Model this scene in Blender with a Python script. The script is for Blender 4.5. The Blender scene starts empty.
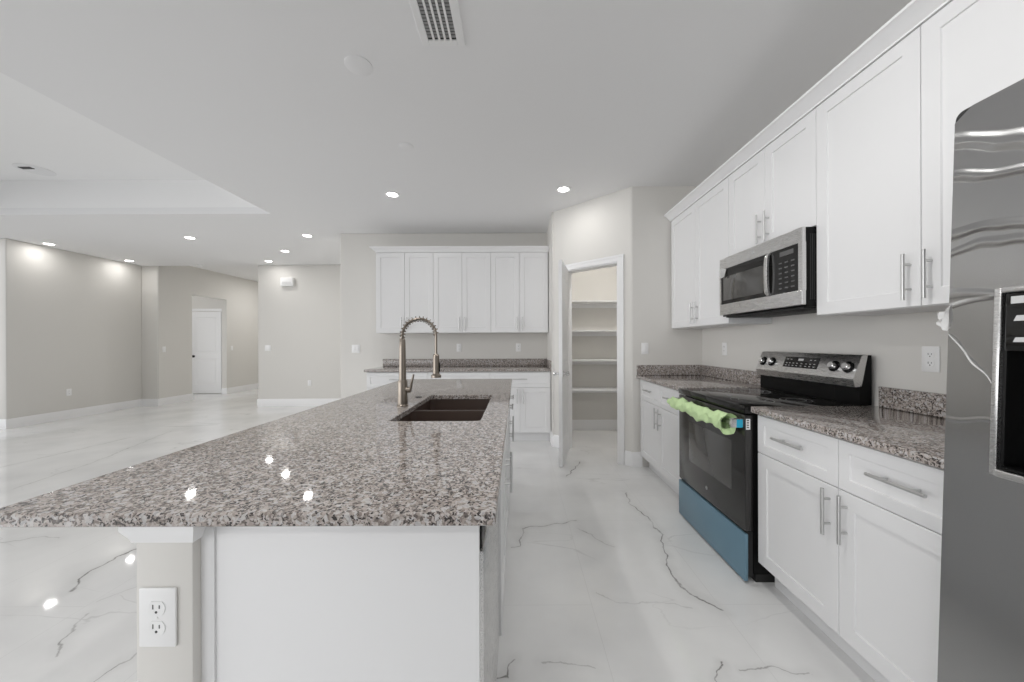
import bpy, bmesh, math, random
from mathutils import Vector, Matrix
random.seed(7)
SC = bpy.context.scene
COL = SC.collection
PI = math.pi

# ------------------------------------------------------------------ camera, world, exposure
F_PX = 358.0
EYE = 1.244
cd = bpy.data.cameras.new('camera'); cam = bpy.data.objects.new('camera', cd); COL.objects.link(cam)
cd.sensor_width = 36.0; cd.sensor_fit = 'HORIZONTAL'; cd.lens = F_PX / 1024 * 36.0
cd.shift_x = -5.0 / 1024; cd.shift_y = 1.5 / 1024
cd.clip_start = 0.02
cam.matrix_world = Matrix.Translation((0, 0, EYE)) @ Matrix.Rotation(PI / 2, 4, 'X') @ Matrix.Rotation(math.radians(-0.2), 4, 'Z')
SC.camera = cam

w = bpy.data.worlds.new('daylight'); SC.world = w; w.use_nodes = True
bg = w.node_tree.nodes['Background']
bg.inputs['Color'].default_value = (0.96, 0.98, 1.0, 1); bg.inputs['Strength'].default_value = 0.36

SC.view_settings.view_transform = 'Standard'; SC.view_settings.look = 'None'
SC.view_settings.gamma = 1.0; SC.view_settings.use_curve_mapping = False
SC.view_settings.exposure = 0.08
SC.cycles.use_denoising = True
SC.cycles.max_bounces = 14; SC.cycles.diffuse_bounces = 8; SC.cycles.glossy_bounces = 5
SC.cycles.sample_clamp_indirect = 6.0

LAMP_W = 2.4        # each recessed ceiling lamp
LAMP_COL = (1.0, 0.985, 0.96)

# hazy low daylight entering through the open sides behind the camera and at the left of the living room
def low_sun(en, ang, az, el):
    l_ = bpy.data.lights.new('hazy_sun', 'SUN'); l_.energy = en; l_.angle = math.radians(ang); l_.color = (0.985, 0.99, 1.0)
    o_ = bpy.data.objects.new('hazy_sun', l_); COL.objects.link(o_); o_.location = (-12, -8, 4)
    a_, e_ = math.radians(az), math.radians(el)
    o_.rotation_euler = Vector((math.cos(a_) * math.cos(e_), math.sin(a_) * math.cos(e_), -math.sin(e_))).to_track_quat('-Z', 'Y').to_euler()
low_sun(1.3, 50, 45, 9)
low_sun(1.6, 60, 5, 6)

# ------------------------------------------------------------------ materials
def principled(name, col, rough=0.5, metal=0.0, spec=0.5, coat=0.0, emit=None, es=0.0):
    m = bpy.data.materials.new(name); m.use_nodes = True
    p = m.node_tree.nodes['Principled BSDF']
    p.inputs['Base Color'].default_value = (*col, 1); p.inputs['Roughness'].default_value = rough
    p.inputs['Metallic'].default_value = metal; p.inputs['Specular IOR Level'].default_value = spec
    p.inputs['Coat Weight'].default_value = coat; p.inputs['Coat Roughness'].default_value = 0.05
    if emit:
        p.inputs['Emission Color'].default_value = (*emit, 1); p.inputs['Emission Strength'].default_value = es
    return m

def N(nt, typ, **kw):
    n = nt.nodes.new(typ)
    for k, v in kw.items():
        setattr(n, k, v)
    return n

def noise_bump(m, scale, strength, dist=0.002, stretch=None, detail=3):
    nt = m.node_tree; p = nt.nodes['Principled BSDF']
    tc = N(nt, 'ShaderNodeTexCoord'); mp = N(nt, 'ShaderNodeMapping'); ns = N(nt, 'ShaderNodeTexNoise'); b = N(nt, 'ShaderNodeBump')
    if stretch: mp.inputs['Scale'].default_value = stretch
    ns.inputs['Scale'].default_value = scale; ns.inputs['Detail'].default_value = detail
    b.inputs['Strength'].default_value = strength; b.inputs['Distance'].default_value = dist
    nt.links.new(tc.outputs['Object'], mp.inputs[0]); nt.links.new(mp.outputs[0], ns.inputs['Vector'])
    nt.links.new(ns.outputs[0], b.inputs['Height']); nt.links.new(b.outputs[0], p.inputs['Normal'])
    return m

M = {}
M['wall'] = noise_bump(principled('wall_paint', (0.72, 0.705, 0.675), 0.75, spec=0.25), 260, 0.08, 0.001)
M['ceil'] = noise_bump(principled('ceiling_paint', (0.87, 0.87, 0.875), 0.85, spec=0.2), 120, 0.12, 0.002)
M['tray'] = principled('tray_ceiling_lightened', (0.94, 0.94, 0.94), 0.85, spec=0.2)  # ceiling paint lightened to stand in for brighter light up in the recess
M['white'] = principled('cabinet_white', (0.79, 0.79, 0.795), 0.38, spec=0.4)
M['trim'] = principled('trim_white', (0.86, 0.86, 0.865), 0.42, spec=0.4)
M['plate'] = principled('plate_white', (0.88, 0.88, 0.88), 0.3)
M['slot'] = principled('slot_dark', (0.05, 0.05, 0.05), 0.6)
M['nickel'] = principled('brushed_nickel', (0.60, 0.60, 0.595), 0.38, 1.0)
M['chrome'] = principled('chrome', (0.75, 0.75, 0.75), 0.15, 1.0)
M['bronze'] = principled('faucet_nickel', (0.27, 0.235, 0.20), 0.30, 1.0)
M['steel'] = principled('stainless', (0.66, 0.655, 0.65), 0.28, 1.0)
M['black'] = principled('black_enamel', (0.006, 0.006, 0.006), 0.25, spec=0.12)
M['blackmat'] = principled('black_matte', (0.015, 0.015, 0.015), 0.6)
M['glass'] = principled('black_glass', (0.010, 0.0095, 0.009), 0.06, spec=0.35)
M['oven'] = principled('black_stainless', (0.022, 0.021, 0.02), 0.14, spec=0.6)
M['ovenwin'] = principled('oven_window', (0.06, 0.058, 0.055), 0.06, spec=0.9)
M['film'] = principled('blue_film', (0.165, 0.285, 0.37), 0.32, 0.3)
M['sticker'] = principled('sticker_blue', (0.02, 0.40, 0.60), 0.5)
M['sink'] = principled('sink_brown', (0.058, 0.038, 0.030), 0.35)
M['grey'] = principled('grey_plastic', (0.32, 0.32, 0.32), 0.4)
M['keygrey'] = principled('key_grey', (0.10, 0.10, 0.10), 0.3)
M['label'] = principled('marking_grey', (0.55, 0.55, 0.55), 0.5)
M['lens'] = principled('lamp_lens', (1, 1, 1), 0.5, emit=(1.0, 0.97, 0.93), es=14.0)
M['cloth'] = noise_bump(principled('green_wrap', (0.60, 0.78, 0.43), 0.85, spec=0.2), 60, 0.5, 0.006)

def brushed(m, stretch, s=0.06, scale=60):
    nt = m.node_tree; p = nt.nodes['Principled BSDF']
    tc = N(nt, 'ShaderNodeTexCoord'); mp = N(nt, 'ShaderNodeMapping'); ns = N(nt, 'ShaderNodeTexNoise'); mr = N(nt, 'ShaderNodeMapRange')
    mp.inputs['Scale'].default_value = stretch; ns.inputs['Scale'].default_value = scale; ns.inputs['Detail'].default_value = 2
    r = p.inputs['Roughness'].default_value
    mr.inputs['To Min'].default_value = r - s; mr.inputs['To Max'].default_value = r + s
    nt.links.new(tc.outputs['Object'], mp.inputs[0]); nt.links.new(mp.outputs[0], ns.inputs['Vector'])
    nt.links.new(ns.outputs[0], mr.inputs['Value']); nt.links.new(mr.outputs[0], p.inputs['Roughness'])
brushed(M['steel'], (8, 0.4, 8))

def fridge_steel():        # brushed steel under clear film: a few long soft creases run across the door
    m = principled('fridge_steel', (0.43, 0.43, 0.43), 0.22, 1.0)
    nt = m.node_tree; p = nt.nodes['Principled BSDF']; L = nt.links.new
    tc = N(nt, 'ShaderNodeTexCoord'); sp = N(nt, 'ShaderNodeSeparateXYZ'); L(tc.outputs['Object'], sp.inputs[0])
    ns = N(nt, 'ShaderNodeTexNoise'); ns.inputs['Scale'].default_value = 5; ns.inputs['Detail'].default_value = 2; L(tc.outputs['Object'], ns.inputs['Vector'])
    total = None
    for z0, slope, wd, amp in ((1.745, 0.40, 0.030, 0.8), (1.655, 0.25, 0.020, 1.1), (1.50, 0.03, 0.018, 0.9), (1.455, -0.04, 0.014, 0.8), (1.36, 0.1, 0.014, 0.5), (1.335, -0.1, 0.009, 0.5), (1.06, 0.0, 0.008, 0.25)):
        a = N(nt, 'ShaderNodeMath', operation='MULTIPLY_ADD'); a.inputs[1].default_value = -slope; a.inputs[2].default_value = slope * 0.9 - z0; L(sp.outputs['Y'], a.inputs[0])
        b = N(nt, 'ShaderNodeMath', operation='ADD'); L(a.outputs[0], b.inputs[0]); L(sp.outputs['Z'], b.inputs[1])
        c = N(nt, 'ShaderNodeMath', operation='MULTIPLY_ADD'); c.inputs[1].default_value = 0.07; L(ns.outputs[0], c.inputs[0]); L(b.outputs[0], c.inputs[2])
        d = N(nt, 'ShaderNodeMath', operation='SUBTRACT'); d.inputs[1].default_value = 0.035; L(c.outputs[0], d.inputs[0])
        e = N(nt, 'ShaderNodeMath', operation='ABSOLUTE'); L(d.outputs[0], e.inputs[0])
        r = N(nt, 'ShaderNodeMapRange', interpolation_type='SMOOTHERSTEP'); r.inputs['From Max'].default_value = wd; r.inputs['To Min'].default_value = amp * wd; r.inputs['To Max'].default_value = 0
        L(e.outputs[0], r.inputs['Value'])
        if total is None: total = r.outputs[0]
        else:
            q = N(nt, 'ShaderNodeMath', operation='ADD'); L(total, q.inputs[0]); L(r.outputs[0], q.inputs[1]); total = q.outputs[0]
    b = N(nt, 'ShaderNodeBump'); b.inputs['Distance'].default_value = 0.6; b.inputs['Strength'].default_value = 0.42
    L(total, b.inputs['Height']); L(b.outputs[0], p.inputs['Normal'])
    return m
M['fridge'] = fridge_steel()

def clear_film():
    m = principled('clear_film', (0.9, 0.9, 0.9), 0.15)
    p = m.node_tree.nodes['Principled BSDF']; p.inputs['Alpha'].default_value = 0.38
    return m
M['clear'] = clear_film()

def granite():
    m = principled('granite', (0.5, 0.5, 0.5), 0.045, spec=0.5)
    nt = m.node_tree; p = nt.nodes['Principled BSDF']; L = nt.links.new
    tc = N(nt, 'ShaderNodeTexCoord')
    warp = N(nt, 'ShaderNodeTexNoise'); warp.inputs['Scale'].default_value = 75; warp.inputs['Detail'].default_value = 2
    wm = N(nt, 'ShaderNodeVectorMath', operation='SCALE'); wm.inputs['Scale'].default_value = 0.016
    wa = N(nt, 'ShaderNodeVectorMath', operation='ADD')
    L(tc.outputs['Object'], warp.inputs['Vector']); L(warp.outputs['Color'], wm.inputs[0]); L(tc.outputs['Object'], wa.inputs[0]); L(wm.outputs[0], wa.inputs[1])
    def vor(scale):
        v = N(nt, 'ShaderNodeTexVoronoi'); v.inputs['Scale'].default_value = scale
        L(wa.outputs[0], v.inputs['Vector'])
        s = N(nt, 'ShaderNodeSeparateColor'); L(v.outputs['Color'], s.inputs[0]); return s
    def ramp(stops, interp='CONSTANT'):
        r = N(nt, 'ShaderNodeValToRGB'); r.color_ramp.interpolation = interp
        el = r.color_ramp.elements
        while len(el) < len(stops): el.new(0.5)
        for e, (pos, c) in zip(el, stops):
            e.position = pos; e.color = (*c, 1)
        return r
    v1 = vor(185); v2 = vor(250); v3 = vor(120)
    r1 = ramp([(0, (0.42, 0.375, 0.345)), (0.22, (0.32, 0.28, 0.255)), (0.42, (0.47, 0.43, 0.405)), (0.60, (0.225, 0.19, 0.17)), (0.74, (0.39, 0.345, 0.32)), (0.88, (0.13, 0.11, 0.10))])
    L(v1.outputs[0], r1.inputs[0])
    # dark mineral flakes
    big = N(nt, 'ShaderNodeTexNoise'); big.inputs['Scale'].default_value = 40; big.inputs['Detail'].default_value = 3
    L(tc.outputs['Object'], big.inputs['Vector'])
    ad = N(nt, 'ShaderNodeMath', operation='MULTIPLY_ADD'); ad.inputs[1].default_value = 0.9; L(big.outputs[0], ad.inputs[0]); L(v2.outputs[1], ad.inputs[2])
    dk = N(nt, 'ShaderNodeMapRange'); dk.inputs['From Min'].default_value = 1.17; dk.inputs['From Max'].default_value = 1.32; L(ad.outputs[0], dk.inputs['Value'])
    mix = N(nt, 'ShaderNodeMix', data_type='RGBA'); mix.inputs['B'].default_value = (0.04, 0.035, 0.034, 1)
    L(dk.outputs[0], mix.inputs['Factor']); L(r1.outputs[0], mix.inputs['A'])
    # pale quartz flakes
    lt = N(nt, 'ShaderNodeMapRange'); lt.inputs['From Min'].default_value = 0.80; lt.inputs['From Max'].default_value = 0.82; L(v3.outputs[2], lt.inputs['Value'])
    lf = N(nt, 'ShaderNodeMath', operation='MULTIPLY'); lf.inputs[1].default_value = 0.6; L(lt.outputs[0], lf.inputs[0])
    mix2 = N(nt, 'ShaderNodeMix', data_type='RGBA'); mix2.inputs['B'].default_value = (0.58, 0.57, 0.57, 1)
    L(lf.outputs[0], mix2.inputs['Factor']); L(mix.outputs['Result'], mix2.inputs['A'])
    L(mix2.outputs['Result'], p.inputs['Base Color'])
    return m
M['granite'] = granite()

def gp(x, y):   # photograph pixel of a floor point -> its place on the floor
    d = EYE * F_PX / (y - 342.5); return ((x - 517) * d / F_PX, d)

VEINS = [   # (strength, width m, points)
    (1.0, .0075, [(625, 493), (629, 504), (648, 518), (660.6, 536), (666, 564), (680, 585), (692, 596), (721, 611)]),
    (.8, .006, [(508, 546), (518, 545), (524, 528), (577, 521)]),
    (.55, .006, [(577, 528), (612, 548)]),
    (.35, .006, [(595, 595), (618, 601), (689, 607)]),
    (.6, .005, [(540, 663), (558, 660), (576, 664), (597, 669)]),
    (1.0, .004, [(717, 684), (723, 663)]),
    (.6, .004, [(739, 670), (788, 672), (813, 676)]),
    (1.0, .005, [(481, 669), (494, 678), (506, 674), (514, 659)]),
    (1.0, .011, [(579, 462), (574, 469), (566, 476)]),
    (1.0, .009, [(150, 543), (112, 557), (78, 578), (71, 588)]),
    (.4, .006, [(150, 580), (100, 598)]),
    (.7, .006, [(89, 612), (77, 625), (61, 640), (61, 652)]),
    (.9, .006, [(150, 645), (115, 664), (90, 682)]),
    (.6, .008, [(-20, 543), (18, 539), (42, 535), (59, 536)]),
    (.45, .014, [(-20, 470), (60, 452), (130, 436)]),
    (.4, .014, [(10, 488), (90, 462), (170, 430)]),
]
def marble():
    m = principled('marble_tile', (0.8, 0.8, 0.8), 0.045, spec=0.5)
    nt = m.node_tree; p = nt.nodes['Principled BSDF']; L = nt.links.new
    tc = N(nt, 'ShaderNodeTexCoord')
    # wandering of the veins
    wn = N(nt, 'ShaderNodeTexNoise'); wn.inputs['Scale'].default_value = 9; wn.inputs['Detail'].default_value = 4
    ws = N(nt, 'ShaderNodeVectorMath', operation='SUBTRACT'); ws.inputs[1].default_value = (0.5, 0.5, 0.5)
    wm = N(nt, 'ShaderNodeVectorMath', operation='MULTIPLY'); wm.inputs[1].default_value = (0.09, 0.09, 0)
    wa = N(nt, 'ShaderNodeVectorMath', operation='ADD')
    L(tc.outputs['Object'], wn.inputs['Vector']); L(wn.outputs['Color'], ws.inputs[0]); L(ws.outputs[0], wm.inputs[0])
    L(tc.outputs['Object'], wa.inputs[0]); L(wm.outputs[0], wa.inputs[1])
    total = None
    for st, wd, pts in VEINS:
        q = [gp(*a) for a in pts]; dmin = None
        for (ax, ay), (bx, by) in zip(q, q[1:]):
            dx, dy = bx - ax, by - ay; l2 = dx * dx + dy * dy
            s = N(nt, 'ShaderNodeVectorMath', operation='SUBTRACT'); s.inputs[1].default_value = (ax, ay, 0); L(wa.outputs[0], s.inputs[0])
            d = N(nt, 'ShaderNodeVectorMath', operation='DOT_PRODUCT'); d.inputs[1].default_value = (dx / l2, dy / l2, 0); L(s.outputs[0], d.inputs[0])
            c = N(nt, 'ShaderNodeClamp'); L(d.outputs['Value'], c.inputs[0])
            sc = N(nt, 'ShaderNodeVectorMath', operation='SCALE'); sc.inputs[0].default_value = (dx, dy, 0); L(c.outputs[0], sc.inputs['Scale'])
            ds = N(nt, 'ShaderNodeVectorMath', operation='DISTANCE'); L(s.outputs[0], ds.inputs[0]); L(sc.outputs[0], ds.inputs[1])
            if dmin is None: dmin = ds.outputs['Value']
            else:
                mn = N(nt, 'ShaderNodeMath', operation='MINIMUM'); L(dmin, mn.inputs[0]); L(ds.outputs['Value'], mn.inputs[1]); dmin = mn.outputs[0]
        r = N(nt, 'ShaderNodeMapRange', interpolation_type='SMOOTHSTEP'); r.inputs['From Min'].default_value = 0.0; r.inputs['From Max'].default_value = wd
        r.inputs['To Min'].default_value = st; r.inputs['To Max'].default_value = 0.0; L(dmin, r.inputs['Value'])
        h = N(nt, 'ShaderNodeMapRange', interpolation_type='SMOOTHSTEP'); h.inputs['From Min'].default_value = 0.0; h.inputs['From Max'].default_value = wd * 9
        h.inputs['To Min'].default_value = st * 0.16; h.inputs['To Max'].default_value = 0.0; L(dmin, h.inputs['Value'])
        a2 = N(nt, 'ShaderNodeMath', operation='ADD'); L(r.outputs[0], a2.inputs[0]); L(h.outputs[0], a2.inputs[1])
        if total is None: total = a2.outputs[0]
        else:
            mx = N(nt, 'ShaderNodeMath', operation='MAXIMUM'); L(total, mx.inputs[0]); L(a2.outputs[0], mx.inputs[1]); total = mx.outputs[0]
    # break the veins up along their length
    bn = N(nt, 'ShaderNodeTexNoise'); bn.inputs['Scale'].default_value = 7; bn.inputs['Detail'].default_value = 3; L(tc.outputs['Object'], bn.inputs['Vector'])
    br = N(nt, 'ShaderNodeMapRange'); br.inputs['From Min'].default_value = 0.30; br.inputs['From Max'].default_value = 0.60
    br.inputs['To Min'].default_value = 0.25; L(bn.outputs[0], br.inputs['Value'])
    tv = N(nt, 'ShaderNodeMath', operation='MULTIPLY'); L(total, tv.inputs[0]); L(br.outputs[0], tv.inputs[1])
    # faint veins everywhere else: zero set of a warped noise
    mp = N(nt, 'ShaderNodeMapping'); mp.inputs['Rotation'].default_value = (0, 0, 0.6); mp.inputs['Scale'].default_value = (0.5, 1.3, 1)
    fn = N(nt, 'ShaderNodeTexNoise'); fn.inputs['Scale'].default_value = 1.1; fn.inputs['Detail'].default_value = 5; fn.inputs['Roughness'].default_value = 0.45; fn.inputs['Distortion'].default_value = 0.8
    L(tc.outputs['Object'], mp.inputs[0]); L(mp.outputs[0], fn.inputs['Vector'])
    fs = N(nt, 'ShaderNodeMath', operation='SUBTRACT'); fs.inputs[1].default_value = 0.5; L(fn.outputs[0], fs.inputs[0])
    fa = N(nt, 'ShaderNodeMath', operation='ABSOLUTE'); L(fs.outputs[0], fa.inputs[0])
    fr = N(nt, 'ShaderNodeMapRange'); fr.inputs['From Min'].default_value = 0.0; fr.inputs['From Max'].default_value = 0.006
    fr.inputs['To Min'].default_value = 0.30; fr.inputs['To Max'].default_value = 0.0; L(fa.outputs[0], fr.inputs['Value'])
    gn = N(nt, 'ShaderNodeTexNoise'); gn.inputs['Scale'].default_value = 1.3; L(tc.outputs['Object'], gn.inputs['Vector'])
    gr = N(nt, 'ShaderNodeMapRange'); gr.inputs['From Min'].default_value = 0.47; gr.inputs['From Max'].default_value = 0.62; L(gn.outputs[0], gr.inputs['Value'])
    fm = N(nt, 'ShaderNodeMath', operation='MULTIPLY'); L(fr.outputs[0], fm.inputs[0]); L(gr.outputs[0], fm.inputs[1])
    fx = N(nt, 'ShaderNodeMath', operation='MAXIMUM'); L(tv.outputs[0], fx.inputs[0]); L(fm.outputs[0], fx.inputs[1])
    # cloudy body colour
    cn = N(nt, 'ShaderNodeTexNoise'); cn.inputs['Scale'].default_value = 1.6; cn.inputs['Detail'].default_value = 5; L(tc.outputs['Object'], cn.inputs['Vector'])
    cr = N(nt, 'ShaderNodeValToRGB'); cr.color_ramp.elements[0].position = 0.32; cr.color_ramp.elements[0].color = (0.71, 0.71, 0.71, 1)
    cr.color_ramp.elements[1].position = 0.62; cr.color_ramp.elements[1].color = (0.82, 0.82, 0.815, 1); L(cn.outputs[0], cr.inputs[0])
    # hair-thin joints of 1.2 x 0.6 m tiles
    bk = N(nt, 'ShaderNodeTexBrick', offset=0.33)
    bk.inputs['Scale'].default_value = 1.0; bk.inputs['Brick Width'].default_value = 1.2; bk.inputs['Row Height'].default_value = 0.6
    bk.inputs['Mortar Size'].default_value = 0.0012; bk.inputs['Mortar Smooth'].default_value = 0.0
    bk.inputs['Color1'].default_value = (0, 0, 0, 1); bk.inputs['Color2'].default_value = (0, 0, 0, 1); bk.inputs['Mortar'].default_value = (1, 1, 1, 1)
    rt = N(nt, 'ShaderNodeMapping'); rt.inputs['Rotation'].default_value = (0, 0, PI / 2); rt.inputs['Location'].default_value = (0.1, 0.25, 0)
    L(tc.outputs['Object'], rt.inputs[0]); L(rt.outputs[0], bk.inputs['Vector'])
    jm = N(nt, 'ShaderNodeMath', operation='MULTIPLY'); jm.inputs[1].default_value = 0.16; L(bk.outputs['Color'], jm.inputs[0])
    fin = N(nt, 'ShaderNodeMath', operation='MAXIMUM'); L(fx.outputs[0], fin.inputs[0]); L(jm.outputs[0], fin.inputs[1])
    mix = N(nt, 'ShaderNodeMix', data_type='RGBA'); mix.inputs['B'].default_value = (0.25, 0.245, 0.24, 1)
    L(fin.outputs[0], mix.inputs['Factor']); L(cr.outputs[0], mix.inputs['A']); L(mix.outputs['Result'], p.inputs['Base Color'])
    return m
M['marble'] = marble()

# ------------------------------------------------------------------ mesh helpers
class MB:
    def __init__(s): s.bm = bmesh.new()
    def box(s, x0, x1, y0, y1, z0, z1, bev=0.0, seg=2):
        t = bmesh.new()
        v = [t.verts.new((x, y, z)) for x in (min(x0, x1), max(x0, x1)) for y in (min(y0, y1), max(y0, y1)) for z in (min(z0, z1), max(z0, z1))]
        for f in ((0, 1, 3, 2), (4, 6, 7, 5), (0, 4, 5, 1), (2, 3, 7, 6), (0, 2, 6, 4), (1, 5, 7, 3)):
            t.faces.new([v[i] for i in f])
        if bev: bmesh.ops.bevel(t, geom=t.edges[:], offset=bev, segments=seg, profile=0.5, affect='EDGES')
        s._merge(t); return s
    def _merge(s, t):
        me = bpy.data.meshes.new('tmp'); t.to_mesh(me); t.free(); s.bm.from_mesh(me); bpy.data.meshes.remove(me)
    def prism(s, pts, axis, a, b):          # closed outline (2-D) extruded along an axis
        def P(u, v, k):
            return {'x': (k, u, v), 'y': (u, k, v), 'z': (u, v, k)}[axis]
        t = bmesh.new()
        A = [t.verts.new(P(u, v, a)) for u, v in pts]; B = [t.verts.new(P(u, v, b)) for u, v in pts]
        n = len(pts)
        t.faces.new(A); t.faces.new(B[::-1])
        for i in range(n): t.faces.new([A[i], B[i], B[(i + 1) % n], A[(i + 1) % n]])
        bmesh.ops.recalc_face_normals(t, faces=t.faces[:]); s._merge(t); return s
    def sweep(s, prof, path):               # profile (out, up) along a list of (origin, outward) frames
        t = bmesh.new()
        R = [[t.verts.new((o[0] + u * d[0], o[1] + u * d[1], o[2] + v)) for u, v in prof] for o, d in path]
        n = len(prof)
        for a, b in zip(R, R[1:]):
            for i in range(n): t.faces.new([a[i], b[i], b[(i + 1) % n], a[(i + 1) % n]])
        t.faces.new(R[0]); t.faces.new(R[-1][::-1])
        bmesh.ops.recalc_face_normals(t, faces=t.faces[:]); s._merge(t); return s
    def tube(s, pts, r, seg=12, close=False):
        pts = [Vector(p) for p in pts]; rs = r if isinstance(r, (list, tuple)) else [r] * len(pts)
        t = bmesh.new(); rings = []; up = None
        for i, p in enumerate(pts):
            d = (pts[min(i + 1, len(pts) - 1)] - pts[max(i - 1, 0)]).normalized()
            if up is None:
                up = d.orthogonal().normalized()
            up = (up - d * up.dot(d)).normalized(); sd = d.cross(up)
            rings.append([t.verts.new(p + rs[i] * (math.cos(2 * PI * k / seg) * up + math.sin(2 * PI * k / seg) * sd)) for k in range(seg)])
        for a, b in zip(rings, rings[1:]):
            for k in range(seg): t.faces.new([a[k], a[(k + 1) % seg], b[(k + 1) % seg], b[k]])
        t.faces.new(rings[0][::-1]); t.faces.new(rings[-1])
        bmesh.ops.recalc_face_normals(t, faces=t.faces[:]); s._merge(t); return s
    def lathe(s, prof, o, axis='z', seg=28):   # profile of (radius, along)
        ax = {'x': 0, 'y': 1, 'z': 2}[axis]; t = bmesh.new(); rings = []
        for r, h in prof:
            ring = []
            for k in range(seg):
                c, sn = r * math.cos(2 * PI * k / seg), r * math.sin(2 * PI * k / seg)
                q = {0: (h, c, sn), 1: (c, h, sn), 2: (c, sn, h)}[ax]
                ring.append(t.verts.new((o[0] + q[0], o[1] + q[1], o[2] + q[2])))
            rings.append(ring)
        for a, b in zip(rings, rings[1:]):
            for k in range(seg): t.faces.new([a[k], a[(k + 1) % seg], b[(k + 1) % seg], b[k]])
        if prof[0] != prof[-1]: t.faces.new(rings[0]); t.faces.new(rings[-1])
        bmesh.ops.recalc_face_normals(t, faces=t.faces[:]); s._merge(t); return s
    def shaker(s, x0, x1, z0, z1, yf, th=0.019, stile=0.062, rec=0.006):   # front faces -y, at y = yf
        t = bmesh.new(); c = 0.0018
        def loop(i, y): return [t.verts.new(p) for p in ((x0 + i, y, z0 + i), (x1 - i, y, z0 + i), (x1 - i, y, z1 - i), (x0 + i, y, z1 - i))]
        Ls = [loop(0, yf + th), loop(0, yf + c), loop(c, yf), loop(stile, yf), loop(stile + 0.0025, yf + rec)]
        t.faces.new(Ls[0])
        for a, b in zip(Ls, Ls[1:]):
            for k in range(4): t.faces.new([a[k], a[(k + 1) % 4], b[(k + 1) % 4], b[k]])
        t.faces.new(Ls[-1])
        bmesh.ops.recalc_face_normals(t, faces=t.faces[:]); s._merge(t); return s
    def build(s, name, mat, parent=None, smooth=True, origin=None):
        me = bpy.data.meshes.new(name)
        root = parent
        while root is not None and root.parent is not None: root = root.parent
        off = None
        if root is not None and not root.get('_local'): off = root.location.copy()
        if parent is None:
            vs = [v.co for v in s.bm.verts]
            off = Vector(origin) if origin else Vector(((min(v.x for v in vs) + max(v.x for v in vs)) / 2, (min(v.y for v in vs) + max(v.y for v in vs)) / 2, min(v.z for v in vs)))
        if off is not None: bmesh.ops.translate(s.bm, verts=s.bm.verts[:], vec=-off)
        s.bm.to_mesh(me); s.bm.free()
        if smooth:
            for p in me.polygons: p.use_smooth = True
            me.set_sharp_from_angle(angle=math.radians(32))
        me.materials.append(mat if not isinstance(mat, str) else M[mat])
        o = bpy.data.objects.new(name, me); COL.objects.link(o)
        if parent is not None: o.parent = parent
        else: o.location = off
        return o

def tag(o, label, cat, group=None):
    o['label'] = label; o['category'] = cat
    if group: o['group'] = group
    return o
def thing(name, loc, label, cat, group=None, rz=0.0, local=False):   # an Empty at the thing's base
    o = bpy.data.objects.new(name, None); COL.objects.link(o); o.empty_display_size = 0.05
    o.location = loc; o.rotation_euler = (0, 0, rz)
    if local: o['_local'] = 1
    return tag(o, label, cat, group)
def struct(o):
    o['kind'] = 'structure'; return o

# ------------------------------------------------------------------ setting: floor, ceiling, walls
CZ = 2.80
struct(MB().box(-9.2, 2.0, -3.2, 11.2, -0.06, 0.0).build('floor', 'marble', smooth=False, origin=(0, 0, 0)))

c = MB()
TX0, TX1, TY0, TY1, TZ = -6.9, -2.95, -0.6, 4.30, 3.21       # tray recess over the living room
c.box(TX1, 2.0, -3.2, 7.15, CZ, CZ + 0.08)
c.box(-7.75, TX1, TY1, 7.15, CZ, CZ + 0.08)
c.box(-7.75, TX0, -3.2, TY1, CZ, CZ + 0.08)
c.box(TX0, TX1, -3.2, TY0, CZ, CZ + 0.08)
struct(c.build('ceiling', 'ceil', smooth=False)); c = MB()
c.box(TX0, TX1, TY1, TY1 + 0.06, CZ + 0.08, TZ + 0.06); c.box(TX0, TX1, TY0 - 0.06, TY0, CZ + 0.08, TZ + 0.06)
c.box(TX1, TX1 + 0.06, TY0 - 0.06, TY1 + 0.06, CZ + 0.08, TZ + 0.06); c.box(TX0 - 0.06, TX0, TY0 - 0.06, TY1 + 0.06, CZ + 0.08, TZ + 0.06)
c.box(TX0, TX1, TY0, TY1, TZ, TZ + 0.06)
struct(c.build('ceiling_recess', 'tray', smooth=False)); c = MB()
c.box(-7.3, -4.9, 7.15, 11.2, 2.95, 3.03); c.box(-7.3, -4.9, 7.09, 7.15, CZ + 0.001, 3.03)
c.box(-9.2, -7.2, 7.25, 9.1, CZ, CZ + 0.08)
struct(c.build('ceiling_hall', 'ceil', smooth=False))

PX0, PY0, PX1, PY1 = 1.15, 3.58, 0.425, 4.288                # ends of the diagonal pantry wall
KB = 5.08                                                    # kitchen back wall
RX = 1.852                                                   # right wall
EY = 7.10                                                    # entry wall beyond the living room
struct(MB().box(RX, RX + 0.12, -1.2, KB + 0.12, 0, CZ).build('wall_right', 'wall', smooth=False))
b = MB().box(-2.505, RX, KB, KB + 0.12, 0, CZ, 0.012, 3)
b.box(-2.505, -2.385, KB + 0.02, EY, 0, CZ)
struct(b.build('wall_back', 'wall'))
struct(MB().box(-5.137, -2.386, EY, EY + 0.12, 0, CZ, 0.012, 3).build('wall_entry', 'wall'))
LX = -7.49
struct(MB().box(LX - 0.12, LX, 5.25, 7.15, 0, CZ, 0.012, 3).build('wall_left', 'wall'))
struct(MB().box(LX - 0.12, -7.18, 7.15, 7.27, 0, CZ, 0.012, 3).build('wall_jog', 'wall'))
HX = -7.17
h = MB()
h.box(HX - 0.12, HX, 7.16, 7.90, 0, 2.95); h.box(HX - 0.12, HX, 8.84, 11.1, 0, 2.95); h.box(HX - 0.12, HX, 7.90, 8.84, 2.325, 2.95)
struct(h.build('wall_hall', 'wall', smooth=False))
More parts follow.
